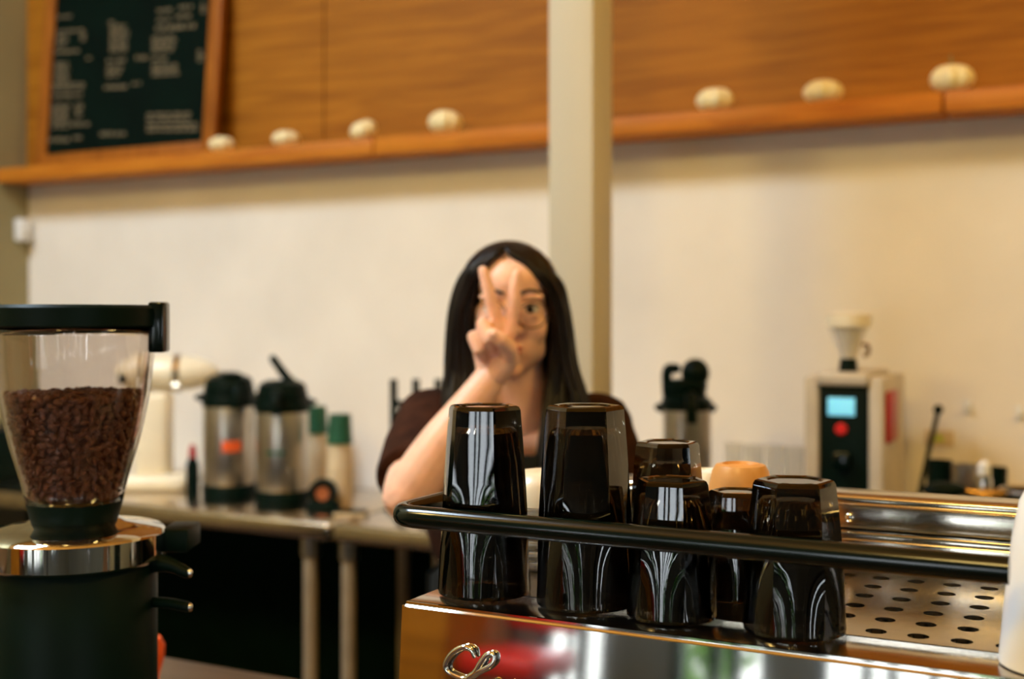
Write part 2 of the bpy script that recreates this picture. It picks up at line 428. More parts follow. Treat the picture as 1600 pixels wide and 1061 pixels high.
# ------------------------------------------------------------------ back work tables
TZ, TY0 = 0.92, 2.75
def table(x0, x1, lab, legs):
    t = thing('steel_table', lab, 'table', ((x0 + x1) / 2, TY0, 0))
    hx = (x1 - x0) / 2
    b = bm_new(); box(b, -hx, hx, 0, WY - TY0 - .02, TZ - .052, TZ, .012, 3)
    obj('table_top', b, M_table, t)
    for lx in legs:
        for ly in (.06, WY - TY0 - .09):
            lg = lx - (x0 + x1) / 2
            obj('leg', cyl(bm_new(), (lg, ly), .0205, .01, TZ - .05, 20), M_leg, t)
            obj('leg_socket', cyl(bm_new(), (lg, ly), .028, TZ - .11, TZ - .05, 20, .003), M_steel, t)
            obj('foot', cyl(bm_new(), (lg, ly), .024, 0, .05, 16, .004), M_blackm, t)
    return t
table(XL + .02, -2.0, 'stainless steel work table carrying the two airpots against the back wall', (-3.8, aty(485, 900, TY0 + .06).x))
table(-1.99, 1.2, 'long stainless steel work table carrying the grinder with lit screen', (aty(545, 900, TY0 + .06).x, -.4, 1.1))

# ------------------------------------------------------------------ airpots
def airpot(lab, px, y, R, H, lever, lab_col=None, ybase=TZ, rz=0.0, group='airpots'):
    up = .06 if lever == 'arch' else 0.0
    tw = .82 if lever == 'arch' else 1.0
    p = aty(px, 700, y)
    t = thing('airpot', lab, 'airpot', (p.x, p.y, ybase), rz, group)
    obj('base_ring', lathe(bm_new(), [(0, 0), (R * 1.0, 0), (R * 1.02, .012), (R * 1.02, .04), (R * .98, .046), (0, .046)], 40), M_blackm, t)
    obj('steel_body', lathe(bm_new(), [(R * .96, .046), (R * .98, .05), (R * .98, H * (.73 + up)), (R * .95, H * (.75 + up)), (0, H * (.75 + up))], 48), M_steel, t)
    obj('collar', lathe(bm_new(), [(R * .9, H * (.74 + up)), (R * 1.02, H * (.745 + up)), (R * 1.03, H * (.80 + up)), (R * .98 * tw, H * (.83 + up)), (0, H * (.84 + up))], 40), M_blackm, t)
    obj('lid', lathe(bm_new(), [(R * .95 * tw, H * (.83 + up)), (R * .97 * tw, H * (.87 + up)), (R * .86, H * .965), (R * .6, H * .995), (0, H)], 40), M_blackm, t)
    # spout toward the front, lever on top, bail handle
    s = catmull([(0, -R * .7, H * .88), (0, -R * 1.25, H * .9), (0, -R * 1.5, H * .84), (0, -R * 1.52, H * .74)], 4)
    obj('spout', tube(bm_new(), s, .014, 10), M_blackm, t)
    if lever == 'up':
        l = catmull([(R * .35, 0, H * .97), (R * .05, 0, H * 1.05), (-R * .35, 0, H * 1.17)], 5)
        obj('pump_lever', tube(bm_new(), l, [.017, .016, .016, .015, .014, .014, .014, .013, .013, .013, .012], 10, True), M_blackm, t)
    elif lever == 'arch':
        l = catmull([(-R * .75, 0, H * .84), (-R * .8, 0, H * 1.04), (-R * .45, 0, H * 1.06)], 5)
        obj('pump_lever', tube(bm_new(), l, .014, 10, True), M_blackm, t)
        obj('pump_head', ell(bm_new(), (R * .35, 0, H * 1.03), (R * .58, R * .5, R * .62)), M_blackm, t)
    else:
        b = bm_new(); box(b, -.03, .03, -R * .8, R * .6, H * .985, H * 1.02, .008)
        obj('pump_lever', b, M_blackm, t)
    hb = catmull([(-R * 1.03, 0, H * .8), (-R * 1.12, R * .5, H * .82), (0, R * 1.25, H * .84), (R * 1.12, R * .5, H * .82), (R * 1.03, 0, H * .8)], 5)
    obj('carry_handle', tube(bm_new(), hb, .007, 8), M_blackm, t)
    if lab_col:
        b = bm_new()
        a0 = -PI / 2 - .05 - YAW * 0
        n = 8; vs = []
        for k in range(n + 1):
            a = a0 - .42 + .75 * k / n
            vs.append([b.verts.new((R * .99 * math.cos(a), R * .99 * math.sin(a), z)) for z in ((H * .39, H * .48) if lab_col is M_orange else (H * .42, H * .445))])
        for q, r in zip(vs, vs[1:]): b.faces.new((q[0], r[0], r[1], q[1]))
        obj('label_strip', b, lab_col, t)
    return t
airpot('steel airpot with black lid and an orange label strip', 358, 3.0, .083, .395, 'flat', M_orange, group='airpots', rz=.9)
airpot('steel airpot with its black pump lever raised high', 441, 2.97, .082, .385, 'up', M_green, rz=.5)
airpot('slim steel airpot with arched black pump head beside the clear glasses', 1073, 2.98, .064, .42, 'arch', None, rz=.46)

# ------------------------------------------------------------------ cream stand mixer and small things on the left table
p = aty(255, 760, 3.05)
t = thing('stand_mixer', 'cream enamel stand mixer behind the bean hopper on the steel table', 'mixer', (p.x, p.y, TZ), YAW + .1)
b = bm_new(); box(b, -.13, .09, -.1, .1, 0, .055, .025, 3); obj('base', b, M_cream, t)
b = bm_new(); box(b, -.09, .03, -.06, .06, .04, .33, .028, 3); obj('column', b, M_cream, t)
b = bm_new(); ell(b, (.03, 0, .39), (.155, .065, .062)); obj('motor_head', b, M_cream, t)
obj('head_band', lathe(bm_new(), [(.055, -.01), (.066, -.01), (.066, .01), (.055, .01)], 32), M_chrome, t).matrix_local = Matrix.Translation((.05, 0, .39)) @ Matrix.Rotation(PI / 2, 4, 'Y')
obj('knob', cyl(bm_new(), (-.07, -.068), .02, .36, .385, 20, .004), M_blackm, t)
p = aty(301, 765, 2.97)
t = thing('squeeze_bottle', 'small black bottle with a red cap beside the orange-labelled airpot', 'bottle', (p.x, p.y, TZ))
obj('body', lathe(bm_new(), [(0, 0), (.02, 0), (.021, .01), (.021, .10), (.012, .125), (0, .125)], 24), M_blackm, t)
obj('cap', lathe(bm_new(), [(.012, .12), (.013, .14), (.008, .165), (0, .168)], 20), M_redcap, t)
# black brewer far left
p = aty(-12, 760, 3.0)
t = thing('coffee_brewer', 'low black coffee brewer on the steel table behind the grinder', 'brewer', (p.x, p.y, TZ))
b = bm_new(); box(b, -.16, .16, -.14, .14, 0, .17, .015); obj('housing', b, M_blackm, t)
b = bm_new(); box(b, -.14, .14, -.12, .12, .165, .19, .01); obj('warming_plate', b, M_black, t)
obj('switch', cyl(bm_new(), (.1, -.1), .015, .185, .2, 16), M_redcap, t)
# paper cup stacks with green cups on top
def cup_bm(r0, r1, h, th=.0015):
    return lathe(bm_new(), [(0, 0), (r0, 0), (r1, h), (r1 + .002, h), (r1 + .002, h - .004), (r1 - th, h - .001), (r0 - th, .006), (0, .006)], 32)
def cup_stack(px, y, n, lab, ng):
    p = aty(px, 760, y)
    for k in range(n + ng):
        green = k >= n
        # cups stand upside down, nested
        b = bm_new(); lathe(b, [(.038, 0), (.041, 0), (.041, .005), (.039, .006), (.033, .09), (0, .09), (0, .086), (.0315, .086), (.0375, .002), (.038, 0)], 32)
        o = obj('paper_cup', b, M_green if green else M_paper)
        o.location = (p.x, p.y, TZ + k * .0165 + (.06 if green else 0))
        tag(o, ('green paper cup upside down on the ' if green else 'kraft paper cup, %s from the bottom of the ' % ['first', 'second', 'third', 'fourth', 'fifth', 'sixth', 'seventh', 'eighth'][k]) + lab, 'cup', 'stacked paper cups')
cup_stack(531, 3.02, 8, 'stack beside the tape dispenser', 1)
cup_stack(494, 3.25, 8, 'stack close behind the airpot', 1)
p = aty(505, 765, 2.93)
t = thing('tape_dispenser', 'black round tape dispenser with orange roll on the steel table', 'dispenser', (p.x, p.y, TZ), YAW)
b = bm_new(); box(b, -.05, .05, -.03, .03, 0, .025, .008); obj('base', b, M_blackm, t)
b = bm_new(); lathe(b, [(.022, -.02), (.042, -.02), (.042, .02), (.022, .02), (.022, -.02)], 32)
o = obj('tape_ring', b, M_blackm, t); o.matrix_local = Matrix.Translation((0, 0, .052)) @ Matrix.Rotation(PI / 2, 4, 'X')
b = bm_new(); cyl(b, (0, 0), .0215, -.015, .015, 24)
o = obj('tape_core', b, mat('brown_tape', (170, 92, 44), .5), t); o.matrix_local = Matrix.Translation((0, 0, .052)) @ Matrix.Rotation(PI / 2, 4, 'X')
p = aty(548, 768, 2.9)
t = thing('notepad', 'thin dark notepad lying flat beside the cup stack', 'notepad', (p.x, p.y, TZ), YAW - .1)
b = bm_new(); box(b, -.045, .045, -.03, .03, 0, .010, .002); obj('pages', b, M_paper, t)
b = bm_new(); box(b, -.047, .047, -.032, .032, .010, .013, .001); obj('cover', b, M_blackm, t)
# tool rack with three prongs behind the person
p = aty(650, 700, 3.1)
t = thing('prong_rack', 'black metal rack with three upright prongs behind the person', 'rack', (p.x, p.y, TZ), YAW)
b = bm_new(); box(b, -.09, .1, -.04, .04, 0, .012, .004); obj('rack_base', b, M_blackm, t)
for x in (-.068, 0, .068):
    obj('prong', tube(bm_new(), catmull([(x, 0, .01), (x, 0, .3), (x, -.004, .39)], 3), .0115, 8), M_blackm, t)
obj('crossbar', tube(bm_new(), [(-.07, 0, .315), (.07, 0, .315)], .011, 8), M_blackm, t)
b = bm_new(); box(b, -.055, .055, -.012, .012, .19, .29, .004); obj('card', b, M_white, t)
b = bm_new(); box(b, -.085, -.06, -.016, -.002, .19, .22, .003); obj('hanging_tag', b, M_orange, t)

# ------------------------------------------------------------------ right-hand end of the back table
for i, px in enumerate((1146, 1178, 1210, 1241)):
    p = aty(px, 740, 3.05 - .02 * (i % 2))
    b = bm_new(); lathe(b, [(0, 0), (.02, 0), (.0245, .25), (.0225, .25), (.018, .014), (0, .014)], 32)
    o = obj('drinking_glass', b, M_clear); o.location = (p.x, p.y, TZ)
    tag(o, ['tall clear drinking glass standing right beside the slim airpot', 'tall clear drinking glass, second in the row from the slim airpot', 'tall clear drinking glass, second in the row from the screen grinder', 'tall clear drinking glass standing right beside the screen grinder'][i], 'glass', 'clear glasses on the back table')
GX0, GX1, GY0, GY1, GH = -.713, -.523, 2.95, 3.25, 1.353
gx = (GX0 + GX1) / 2; hw = (GX1 - GX0) / 2
t = thing('batch_grinder', 'grey coffee grinder with black front, lit blue screen and red button', 'grinder', (gx, GY0, TZ))
H = GH - TZ
b = bm_new(); box(b, -hw, -hw + .036, 0, .3, 0, H, .008); obj('side_panel', b, M_grey, t)
b = bm_new(); box(b, hw - .036, hw, 0, .3, 0, H, .008); obj('side_panel', b, M_grey, t)
b = bm_new(); box(b, -hw + .036, hw - .036, .006, .295, 0.0, H - .004, .004); obj('front_panel', b, M_blackm, t)
b = bm_new(); box(b, -hw + .034, hw - .034, -.012, .28, H - .02, H + .012, .008); obj('top_cap', b, M_grey, t)
zs = lambda py: EYE + (HOR - py) * 2.9 / F - TZ
xs = lambda px: aty(px, 600, GY0).x - gx
b = bm_new(); box(b, xs(1293), xs(1335), .001, .008, zs(650), zs(622), .001); obj('screen', b, M_screen, t)
b = bm_new(); cyl(b, (0, 0), .0145, 0, .012, 24, .003); o = obj('start_button', b, M_redled, t)
o.matrix_local = Matrix.Translation((xs(1314), .008, zs(671))) @ Matrix.Rotation(PI / 2, 4, 'X')
b = bm_new(); box(b, -.02, .02, -.03, .01, zs(735), zs(705), .006); obj('chute', b, M_black, t)
b = bm_new(); box(b, -.04, .04, -.05, .01, .0, .02, .006); obj('drip_shelf', b, M_blackm, t)
b = bm_new(); box(b, hw - .001, hw + .012, .02, .13, zs(692), zs(611), .006); obj('red_side_handle', b, M_redcap, t)
obj('neck', lathe(bm_new(), [(0, H + .01), (.024, H + .01), (.020, H + .045), (0, H + .045)], 24, (-.0, .06, 0)), M_blackm, t)
b = bm_new(); lathe(b, [(.016, H + .035), (.022, H + .05), (.05, H + .125), (.052, H + .125), (.048, H + .125), (.02, H + .055), (.014, H + .04), (.016, H + .035)], 32, (0, .06, 0))
o = obj('hopper_cone', b, mat('frosted_plastic', (238, 230, 214), .35, 0, .35, var=.03), t)
obj('hopper_rim', lathe(bm_new(), [(.048, H + .122), (.055, H + .122), (.056, H + .152), (.03, H + .158), (0, H + .158), (0, H + .15), (.046, H + .15)], 32, (0, .06, 0)), M_cream, t)
obj('paper_cone', lathe(bm_new(), [(.0, H + .06), (.02, H + .06), (.0445, H + .12), (.0, H + .12)], 28, (0, .06, 0)), M_cream, t)
hb = catmull([(.034, .06, H + .078), (.046, .06, H + .076), (.048, .06, H + .058), (.036, .06, H + .05)], 4)
obj('hopper_handle', tube(bm_new(), hb, .005, 8), M_wire, t)
# leaning rod
pa = aty(1466, 640, 3.30); pb = aty(1416, 772, 3.02); pb.z = TZ + .006
d = (pb - pa); 
t = thing('long_brush', 'long black-handled rod leaning on the wall beside the grinder', 'brush', pb)
obj('handle', tube(bm_new(), [(0, 0, 0.0), tuple(-d)], .0065, 10), M_blackm, t)
obj('handle_end', ell(bm_new(), tuple(-d), (.013, .013, .013)), M_blackm, t)
# small wall plate with triangle
p = aty(1468, 690, WY)
t = thing('wall_plate', 'small beige plate with a yellow-green triangle on the back wall', 'plate', (p.x, WY, p.z))
b = bm_new(); box(b, -.036, .036, -.006, 0, -.012, .03, .002); obj('plate', b, M_paper, t)
b = bm_new(); vs = [b.verts.new(v) for v in ((-.016, -.0065, .0), (.016, -.0065, .0), (0, -.0065, .026), (-.016, -.006, .0), (.016, -.006, .0), (0, -.006, .026))]
b.faces.new(vs[:3]); b.faces.new(vs[3:]); 
for k in range(3): b.faces.new((vs[k], vs[(k + 1) % 3], vs[3 + (k + 1) % 3], vs[3 + k]))
obj('triangle_mark', b, M_yel, t)
for px, py in ((1512, 636), (1594, 646)):
    p = aty(px, py, WY)
    t = thing('wall_hook', 'tiny white wall hook above the ' + ('tall steel tumbler' if px < 1550 else 'dark steel bowl'), 'hook', (p.x, WY, p.z), group='wall hooks')
    b = bm_new(); box(b, -.010, .010, -.005, 0, -.018, .02, .003); obj('hook_plate', b, M_white, t)
    obj('hook_arm', tube(bm_new(), catmull([(0, -.004, 0), (0, -.02, -.006), (0, -.024, .008)], 3), .0035, 8, True), M_white, t)
# tumblers
def tumbler(px, y, r, h, m, name, lab, cat):
    p = aty(px, 780, y)
    o = obj(name, lathe(bm_new(), [(0, 0), (r * .82, 0), (r * .84, .006), (r, h), (r * .95, h), (r * .8, .01), (0, .01)], 32), m)
    o.location = (p.x, p.y, TZ); tag(o, lab, cat); return o
tumbler(1468, 3.03, .030, .235, M_blackm, 'shaker_tumbler', 'tall black tumbler at the end of the row by the leaning rod', 'tumbler')
tumbler(1507, 2.99, .030, .232, M_steel, 'shaker_tumbler', 'tall steel tumbler standing beside the tall black tumbler', 'tumbler')
p = aty(1538, 780, 2.95)
t = thing('steel_bottle', 'slim bright chrome bottle with a domed cap beside the steel tumbler', 'bottle', (p.x, p.y, TZ))
obj('body', lathe(bm_new(), [(0, 0), (.018, 0), (.018, .20), (.015, .215), (0, .215)], 24), M_chrome, t)
obj('cap', lathe(bm_new(), [(.0135, .214), (.0155, .218), (.014, .24), (.006, .248), (0, .25)], 24), M_white, t)
tumbler(1556, 3.06, .026, .222, M_blackm, 'shaker_tumbler', 'tall black tumbler behind the slim chrome bottle', 'tumbler')
p = aty(1606, 780, 2.98)
t = thing('mixing_bowl', 'dark steel bowl on the table past the tumblers', 'bowl', (p.x, p.y, TZ))
obj('bowl', lathe(bm_new(), [(0, 0), (.03, 0), (.06, .09), (.062, .18), (.058, .18), (.056, .09), (.028, .006), (0, .006)], 36), M_blackm, t)
obj('rolled_rim', lathe(bm_new(), [(.062, .178), (.065, .181), (.062, .185), (.058, .181), (.062, .178)], 36), M_steel, t)
p = aty(1496, 790, 2.86)
t = thing('scoop', 'dark scoop lying against the tumblers with a brass handle', 'scoop', (p.x, p.y, TZ + .185), YAW)
b = bm_new(); box(b, -.05, .03, -.02, .02, -.185, -.012, .006); obj('stand', b, M_blackm, t)
b = bm_new(); ell(b, (-.03, 0, .005), (.05, .024, .018)); obj('scoop_cup', b, M_blackm, t)
obj('scoop_handle', tube(bm_new(), [(.01, 0, .002), (.06, 0, -.006), (.1, 0, -.004)], [.008, .009, .011], 10, True), M_brass, t)

# ------------------------------------------------------------------ bar counter
CZ = 0.90
ct = thing('bar_counter', 'dark brown wooden bar counter under the espresso machine and grinder', 'counter', (0, .7, 0))
b = bm_new(); box(b, -2.6, 1.4, 0, .9, CZ - .045, CZ, .006); obj('worktop', b, M_counter, ct)
b = bm_new(); box(b, -2.55, 1.35, .06, .82, 0, CZ - .045, .004); obj('cabinet_body', b, M_dark, ct)

# ------------------------------------------------------------------ espresso machine
ZT = EYE - 0.267             # cup tray level
MX0, MX1, MY0, MYB = -.608, .30, .949, 1.345
LEAN = .0787
em = thing('espresso_machine', 'polished stainless espresso machine with black cup rail and chrome script emblem', 'espresso machine', (0, 0, CZ))
def fy(z): return MY0 - (ZT - z) * LEAN       # front panel plane
def loc(v): return Vector((v[0], v[1], v[2] - CZ))
zb = CZ + .05
b = bm_new()
T = .012
vs = [(MX0, fy(zb), zb), (MX1, fy(zb), zb), (MX1, MY0, ZT), (MX0, MY0, ZT)]
f = [b.verts.new(loc(v)) for v in vs]; k = [b.verts.new(loc((v[0], v[1] + T, v[2]))) for v in vs]
b.faces.new(f); b.faces.new(k[::-1])
for i in range(4): b.faces.new((f[i], f[(i + 1) % 4], k[(i + 1) % 4], k[i]))
bmesh.ops.bevel(b, geom=list(b.edges), offset=.0042, segments=3, affect='EDGES')
obj('front_panel', b, M_mirror, em)
for x0, x1 in ((MX0 + .001, MX0 + .012), (MX1 - .012, MX1 - .001)):
    b = bm_new(); box(b, x0, x1, MY0 + .014, MYB + .05, zb - CZ, ZT - CZ - .003, .002)
    obj('side_panel', b, M_mirror, em)
b = bm_new(); box(b, MX0 + .02, MX1 - .02, MY0 + .03, MYB + .045, zb - CZ, ZT - CZ - .03); obj('boiler_housing', b, M_blackm, em)
b = bm_new(); box(b, MX0 + .03, MX1 - .03, MY0 + .03, MYB - .03, .025, .05 + .002); obj('base_frame', b, M_blackm, em)
for x in (MX0 + .07, MX1 - .07):
    for y in (MY0 + .07, MYB - .07): obj('foot', cyl(bm_new(), (x, y), .02, 0, .028, 20, .003), M_blackm, em)
# tray top: smooth front strip and side lip, then the perforated plate
zt = ZT - CZ
b = bm_new(); box(b, MX0 + .003, MX1 - .003, MY0 + .004, 1.022, zt - .012, zt, .002)
box(b, MX0 + .003, -.5365, 1.0222, MYB, zt - .012, zt, .0015)
obj('tray_edge', b, M_tray, em)
def perforated(x0, x1, y0, y1, hx, hy, r, z1, z0):
    """plate with real round holes, from cell borders xs, ys centred on each hole"""
    b = bm_new(); sx = hx[1] - hx[0]; sy = hy[1] - hy[0]
    X = [x0] + [h - sx / 2 for h in hx] + [hx[-1] + sx / 2, x1]; Y = [y0] + [h - sy / 2 for h in hy] + [hy[-1] + sy / 2, y1]
    for i in range(len(X) - 1):
        for j in range(len(Y) - 1):
            a, c, d, e = X[i], X[i + 1], Y[j], Y[j + 1]
            if c - a < 1e-5 or e - d < 1e-5: continue
            hole = 1 <= i <= len(hx) and 1 <= j <= len(hy)
            if not hole:
                b.faces.new([b.verts.new(v) for v in ((a, d, z1), (c, d, z1), (c, e, z1), (a, e, z1))]); continue
            cx, cy = hx[i - 1], hy[j - 1]
            inn, low, out = [], [], []
            n = 24
            for k in range(n):
                th = 2 * PI * (k + .5) / n; co, si = math.cos(th), math.sin(th)
                inn.append(b.verts.new((cx + r * co, cy + r * si, z1))); low.append(b.verts.new((cx + r * co, cy + r * si, z0)))
                s = min((sx / 2) / max(abs(co), 1e-6), (sy / 2) / max(abs(si), 1e-6))
                out.append(b.verts.new((cx + s * co, cy + s * si, z1)))
            for qx, qy in ((a, d), (c, d), (c, e), (a, e)):
                th = math.atan2(qy - cy, qx - cx) % (2 * PI)
                out[int(th / (2 * PI) * n) % n].co = (qx, qy, z1)
            for k in range(n):
                k2 = (k + 1) % n
                b.faces.new((inn[k], out[k], out[k2], inn[k2])); b.faces.new((low[k], inn[k], inn[k2], low[k2]))
    # skirt
    for (ax, ay, bx, by) in ((x0, y0, x1, y0), (x1, y0, x1, y1), (x1, y1, x0, y1), (x0, y1, x0, y0)):
        b.faces.new([b.verts.new(v) for v in ((ax, ay, z0), (bx, by, z0), (bx, by, z1), (ax, ay, z1))])
    bmesh.ops.remove_doubles(b, verts=b.verts, dist=1e-5)
    return b
HX = [-.293 + .0342 * i for i in range(16)]; HY = [1.039 + .0428 * i for i in range(7)]
b = perforated(-.535, MX1 - .003, 1.0235, MYB, HX, HY, .0088, zt + .0015, zt - .004)
bmesh.ops.recalc_face_normals(b, faces=b.faces)
tag(obj('perforated_tray', b, M_tray, em, angle=30), 'satin steel cup tray with rows of round drain holes')
b = bm_new(); box(b, -.535, MX1 - .004, 1.024, MYB, zt - .03, zt - .02); obj('drain_well', b, M_steel, em, smooth=False)
# backsplash with ledge, face, rolled top lip and screws
b = bm_new(); box(b, MX0 + .01, MX1, MYB, MYB + .012, zt - .02, zt + .032, .001); obj('backsplash', b, M_tray, em)
b = bm_new(); box(b, MX0 + .01, MX1, MYB - .012, MYB + .012, zt + .022, zt + .032, .003); obj('ledge', b, M_tray, em)
b = bm_new(); box(b, MX0 + .01, MX1, MYB + .004, MYB + .05, zt + .0325, zt + .058, .001); obj('rear_cover', b, M_tray, em)
b = bm_new(); box(b, MX0 + .01, MX1, MYB - .003, MYB + .055, zt + .0585, zt + .071, .005, 3); obj('top_lip', b, M_tray, em)
for px in (1328,):
    q = aty(px, 805, MYB + .004)
    for x in (q.x, q.x - .36):
        o = obj('screw', ell(bm_new(), (0, 0, 0), (.0055, .003, .0055)), M_chrome, em); o.location = (x, MYB + .003, zt + .045)
# rail
zr = zt + .0805; rr = .0105; xr0 = MX0 - .006; xr1 = -.0785
pts = [(xr1, MY0, zr), (xr0 + .05, MY0, zr)] + [(xr0 + .022 - .022 * math.sin(a), MY0 + .022 - .022 * math.cos(a), zr) for a in (0, .4, .8, 1.2, PI / 2)] + [(xr0, MY0 + .05, zr), (xr0, MYB - .02, zr)] 
pts = pts + [(xr0 + .01, MYB - .003, zr - .003), (xr0 + .03, MYB + .012, zr - .012)]
tag(obj('cup_rail', tube(bm_new(), pts, rr, 20), M_black, em), 'gloss black tubular cup rail')
# chrome script emblem on the front panel
def onpanel(px, py):
    d = A_ + R_ * ((px - 800) / F) + Vector((0, 0, 1)) * ((HOR - py) / F)
    # cam + s d on plane y = MY0 - (ZT - z) LEAN
    s = (MY0 - (ZT - EYE) * LEAN) / (d.y - d.z * LEAN)
    q = Vector((0, 0, EYE)) + s * d
    return Vector((q.x, q.y - .004, q.z - CZ))
S1 = [(744, 1024), (740, 1014), (728, 1010), (712, 1018), (701, 1033), (701, 1045), (712, 1053), (730, 1059), (745, 1050), (756, 1032), (765, 1021), (774, 1022), (774, 1033), (764, 1042), (748, 1049), (734, 1060), (740, 1078), (734, 1098), (712, 1108), (694, 1098)]
pp = catmull([onpanel(*q) for q in S1], 5)
L = len(pp)
b = tube(bm_new(), pp, [.0019 + .0011 * abs(math.sin(i * .11)) for i in range(L)], 10, True)
S2 = [(752, 1085), (766, 1068), (778, 1062), (782, 1076), (776, 1090), (790, 1084), (802, 1064), (806, 1082), (816, 1088), (828, 1066), (834, 1088), (850, 1080), (866, 1066), (872, 1090), (892, 1084), (910, 1068), (918, 1094)]
pp = catmull([onpanel(*q) for q in S2], 5)
tube(b, pp, .0018, 8, True)
tag(obj('script_emblem', b, M_chrome, em), 'chrome looping script emblem')

# ------------------------------------------------------------------ smoked tumblers on the cup tray, upside down
def glass_bm(R, H, n=6, top=.78, base=.018, rot=0.0):
    """mouth at z=0, thick faceted foot at the top"""
    seg = 192
    def poly(a, f):
        u = (a + rot) % (2 * PI / n) - PI / n
        p = math.cos(PI / n) / math.cos(u)
        f = f * .93
        return p * f + (1 - f) * 1.0
    rt_ = R * top
    out = [(R, 0, 0.0), (R + .0006, .003, 0.0), (R * .998, H * .10, .02), (R * .99, H * .22, .2), (R * .985, H * .34, .55), (R * .965, H * .46, .9), (R * .93, H * .6, 1), (R * .875, H * .8, 1), (rt_ * 1.02, H - .004, 1), (rt_ * .97, H - .001, 1), (rt_ * .9, H, 1), (rt_ * .72, H - .0004, .4), (rt_ * .66, H - .0014, 0), (0, H - .0018, 0)]
    inn = [(0, H - base, 0), (rt_ * .6, H - base - .001, .6), (rt_ * .78, H - base - .006, .9), (R * .80, H * .68, .75), (R * .87, H * .45, .45), (R * .915, H * .28, .2), (R * .945, H * .1, 0), (R * .965, .001, 0)]
    prof = out + inn + [(R, 0, 0.0)]
    fs = [p[2] for p in prof]
    fl = [0] * len(out) + [0, 0, .9, 1, .9, .6, .2, 0] + [0]
    b = lathe(bm_new(), [(p[0], p[1]) for p in prof], seg, (0, 0, 0), lambda a, i: poly(a, fs[i]) * (1 + (fl[i] * .016 * math.cos(24 * a))))
    bmesh.ops.remove_doubles(b, verts=b.verts, dist=1e-6)
    return b
def smoked(px, y, R, H, lab, rot=0.0, n=6, top=.80, zoff=.0):
    d = A_ + R_ * ((px - 800) / F); x = d.x * y / d.y
    o = obj('smoked_tumbler', glass_bm(R, H, n, top, .02 if H > .13 else .016), M_smoke, angle=14)
    o.location = (x, y, ZT + zoff + (.0016 if y > 1.0 else 0)); o.rotation_euler.z = rot; return tag(o, lab, 'glass', 'smoked tumblers on the cup tray')
smoked(757, 1.018, .0445, .180, 'tall smoked faceted tumbler upside down at the curved end of the rail', .2)
smoked(914, 1.020, .0445, .1835, 'tall smoked faceted tumbler upside down, in front of the long hair', .45)
smoked(1050, 1.014, .040, .121, 'short smoked tumbler upside down beside the second tall tumbler', .1)
smoked(1241, 1.016, .0425, .127, 'wide short smoked tumbler upside down over the rows of drain holes', .35)
smoked(1043, 1.125, .039, .142, 'medium smoked tumbler upside down, standing behind a short one', .55)
smoked(1152, 1.112, .034, .100, 'smallest smoked tumbler upside down in front of the tan cup', .3)
def mugcup(px, y, R, H, m, lab, name='inverted_cup'):
    d = A_ + R_ * ((px - 800) / F); x = d.x * y / d.y
    t = obj(name, lathe(bm_new(), [(R * .95, 0), (R, 0), (R, .004), (R * .93, H * .3), (R * .8, H * .72), (R * .68, H * .93), (R * .6, H * .985), (R * .45, H), (R * .42, H * .975), (0, H * .97), (0, H * .92), (R * .55, H * .9), (R * .74, H * .7), (R * .87, H * .3), (R * .93, .002), (R * .95, 0)], 48), m)
    t.location = (x, y, ZT + .0016); return tag(t, lab, 'cup')
mugcup(1157, 1.225, .043, .112, M_tan, 'tan ceramic cup upside down behind the smoked tumblers')
mugcup(1104, 1.295, .036, .094, M_white, 'white ceramic cup upside down in front of the backsplash')
o = mugcup(1664, 1.003, .047, .134, M_white, 'tall white cup upside down on the tray where the black rail ends')
# saucers and a cream cup stacked between the two tall tumblers
d = A_ + R_ * (52 / F); sy = 1.145; sx = d.x * sy / d.y
for k in range(6):
    o = obj('saucer', lathe(bm_new(), [(0, 0), (.024, 0), (.026, .002), (.045, .0105), (.0455, .0125), (.044, .0125), (.026, .0055), (0, .005)], 40), M_white)
    o.location = (sx, sy, ZT + .0016 + k * .0110)
    tag(o, ['bottom white saucer of the stack on the tray', 'white saucer second from the bottom of the tray stack', 'white saucer third from the bottom of the tray stack', 'white saucer third from the top of the tray stack', 'white saucer second from the top of the tray stack', 'topmost white saucer of the stack, under the small cream bowl'][k], 'saucer', 'saucers stacked on the tray')
o = obj('cream_bowl', lathe(bm_new(), [(.042, 0), (.044, .001), (.040, .02), (.03, .032), (.026, .034), (0, .033), (0, .03), (.028, .029), (.038, .018), (.042, 0)], 40), M_cream)
o.location = (sx, sy, ZT + .0016 + 5 * .011 + .0128); tag(o, 'small cream bowl upside down on top of the saucer stack', 'bowl')

# ------------------------------------------------------------------ bean grinder on the left
gp = at(117, 800, 1.385); gr = thing('espresso_grinder', 'black espresso grinder with a clear hopper full of coffee beans', 'grinder', (gp.x, gp.y, CZ), YAW)
def zz(h): return h - CZ
b = bm_new(); lathe(b, [(0, .02), (.088, .02), (.092, .03), (.092, zz(1.215)), (.088, zz(1.22)), (0, zz(1.22))], 64); obj('body', b, M_blackm, gr)
b = bm_new(); box(b, -.11, .11, -.13, .12, 0, .03, .01); obj('foot_plate', b, M_blackm, gr)
b = bm_new(); lathe(b, [(0, zz(1.219)), (.098, zz(1.219)), (.102, zz(1.2225)), (.102, zz(1.250)), (.0985, zz(1.254)), (.075, zz(1.2585)), (.056, zz(1.2625)), (.05, zz(1.266)), (0, zz(1.266))], 72)
tag(obj('steel_collar', b, M_mirror, gr), 'polished steel adjustment disc')
obj('hopper_seat', lathe(bm_new(), [(0, zz(1.262)), (.047, zz(1.262)), (.049, zz(1.27)), (.0535, zz(1.287)), (.0535, zz(1.291)), (.05, zz(1.293)), (0, zz(1.293))], 56), M_blackm, gr)
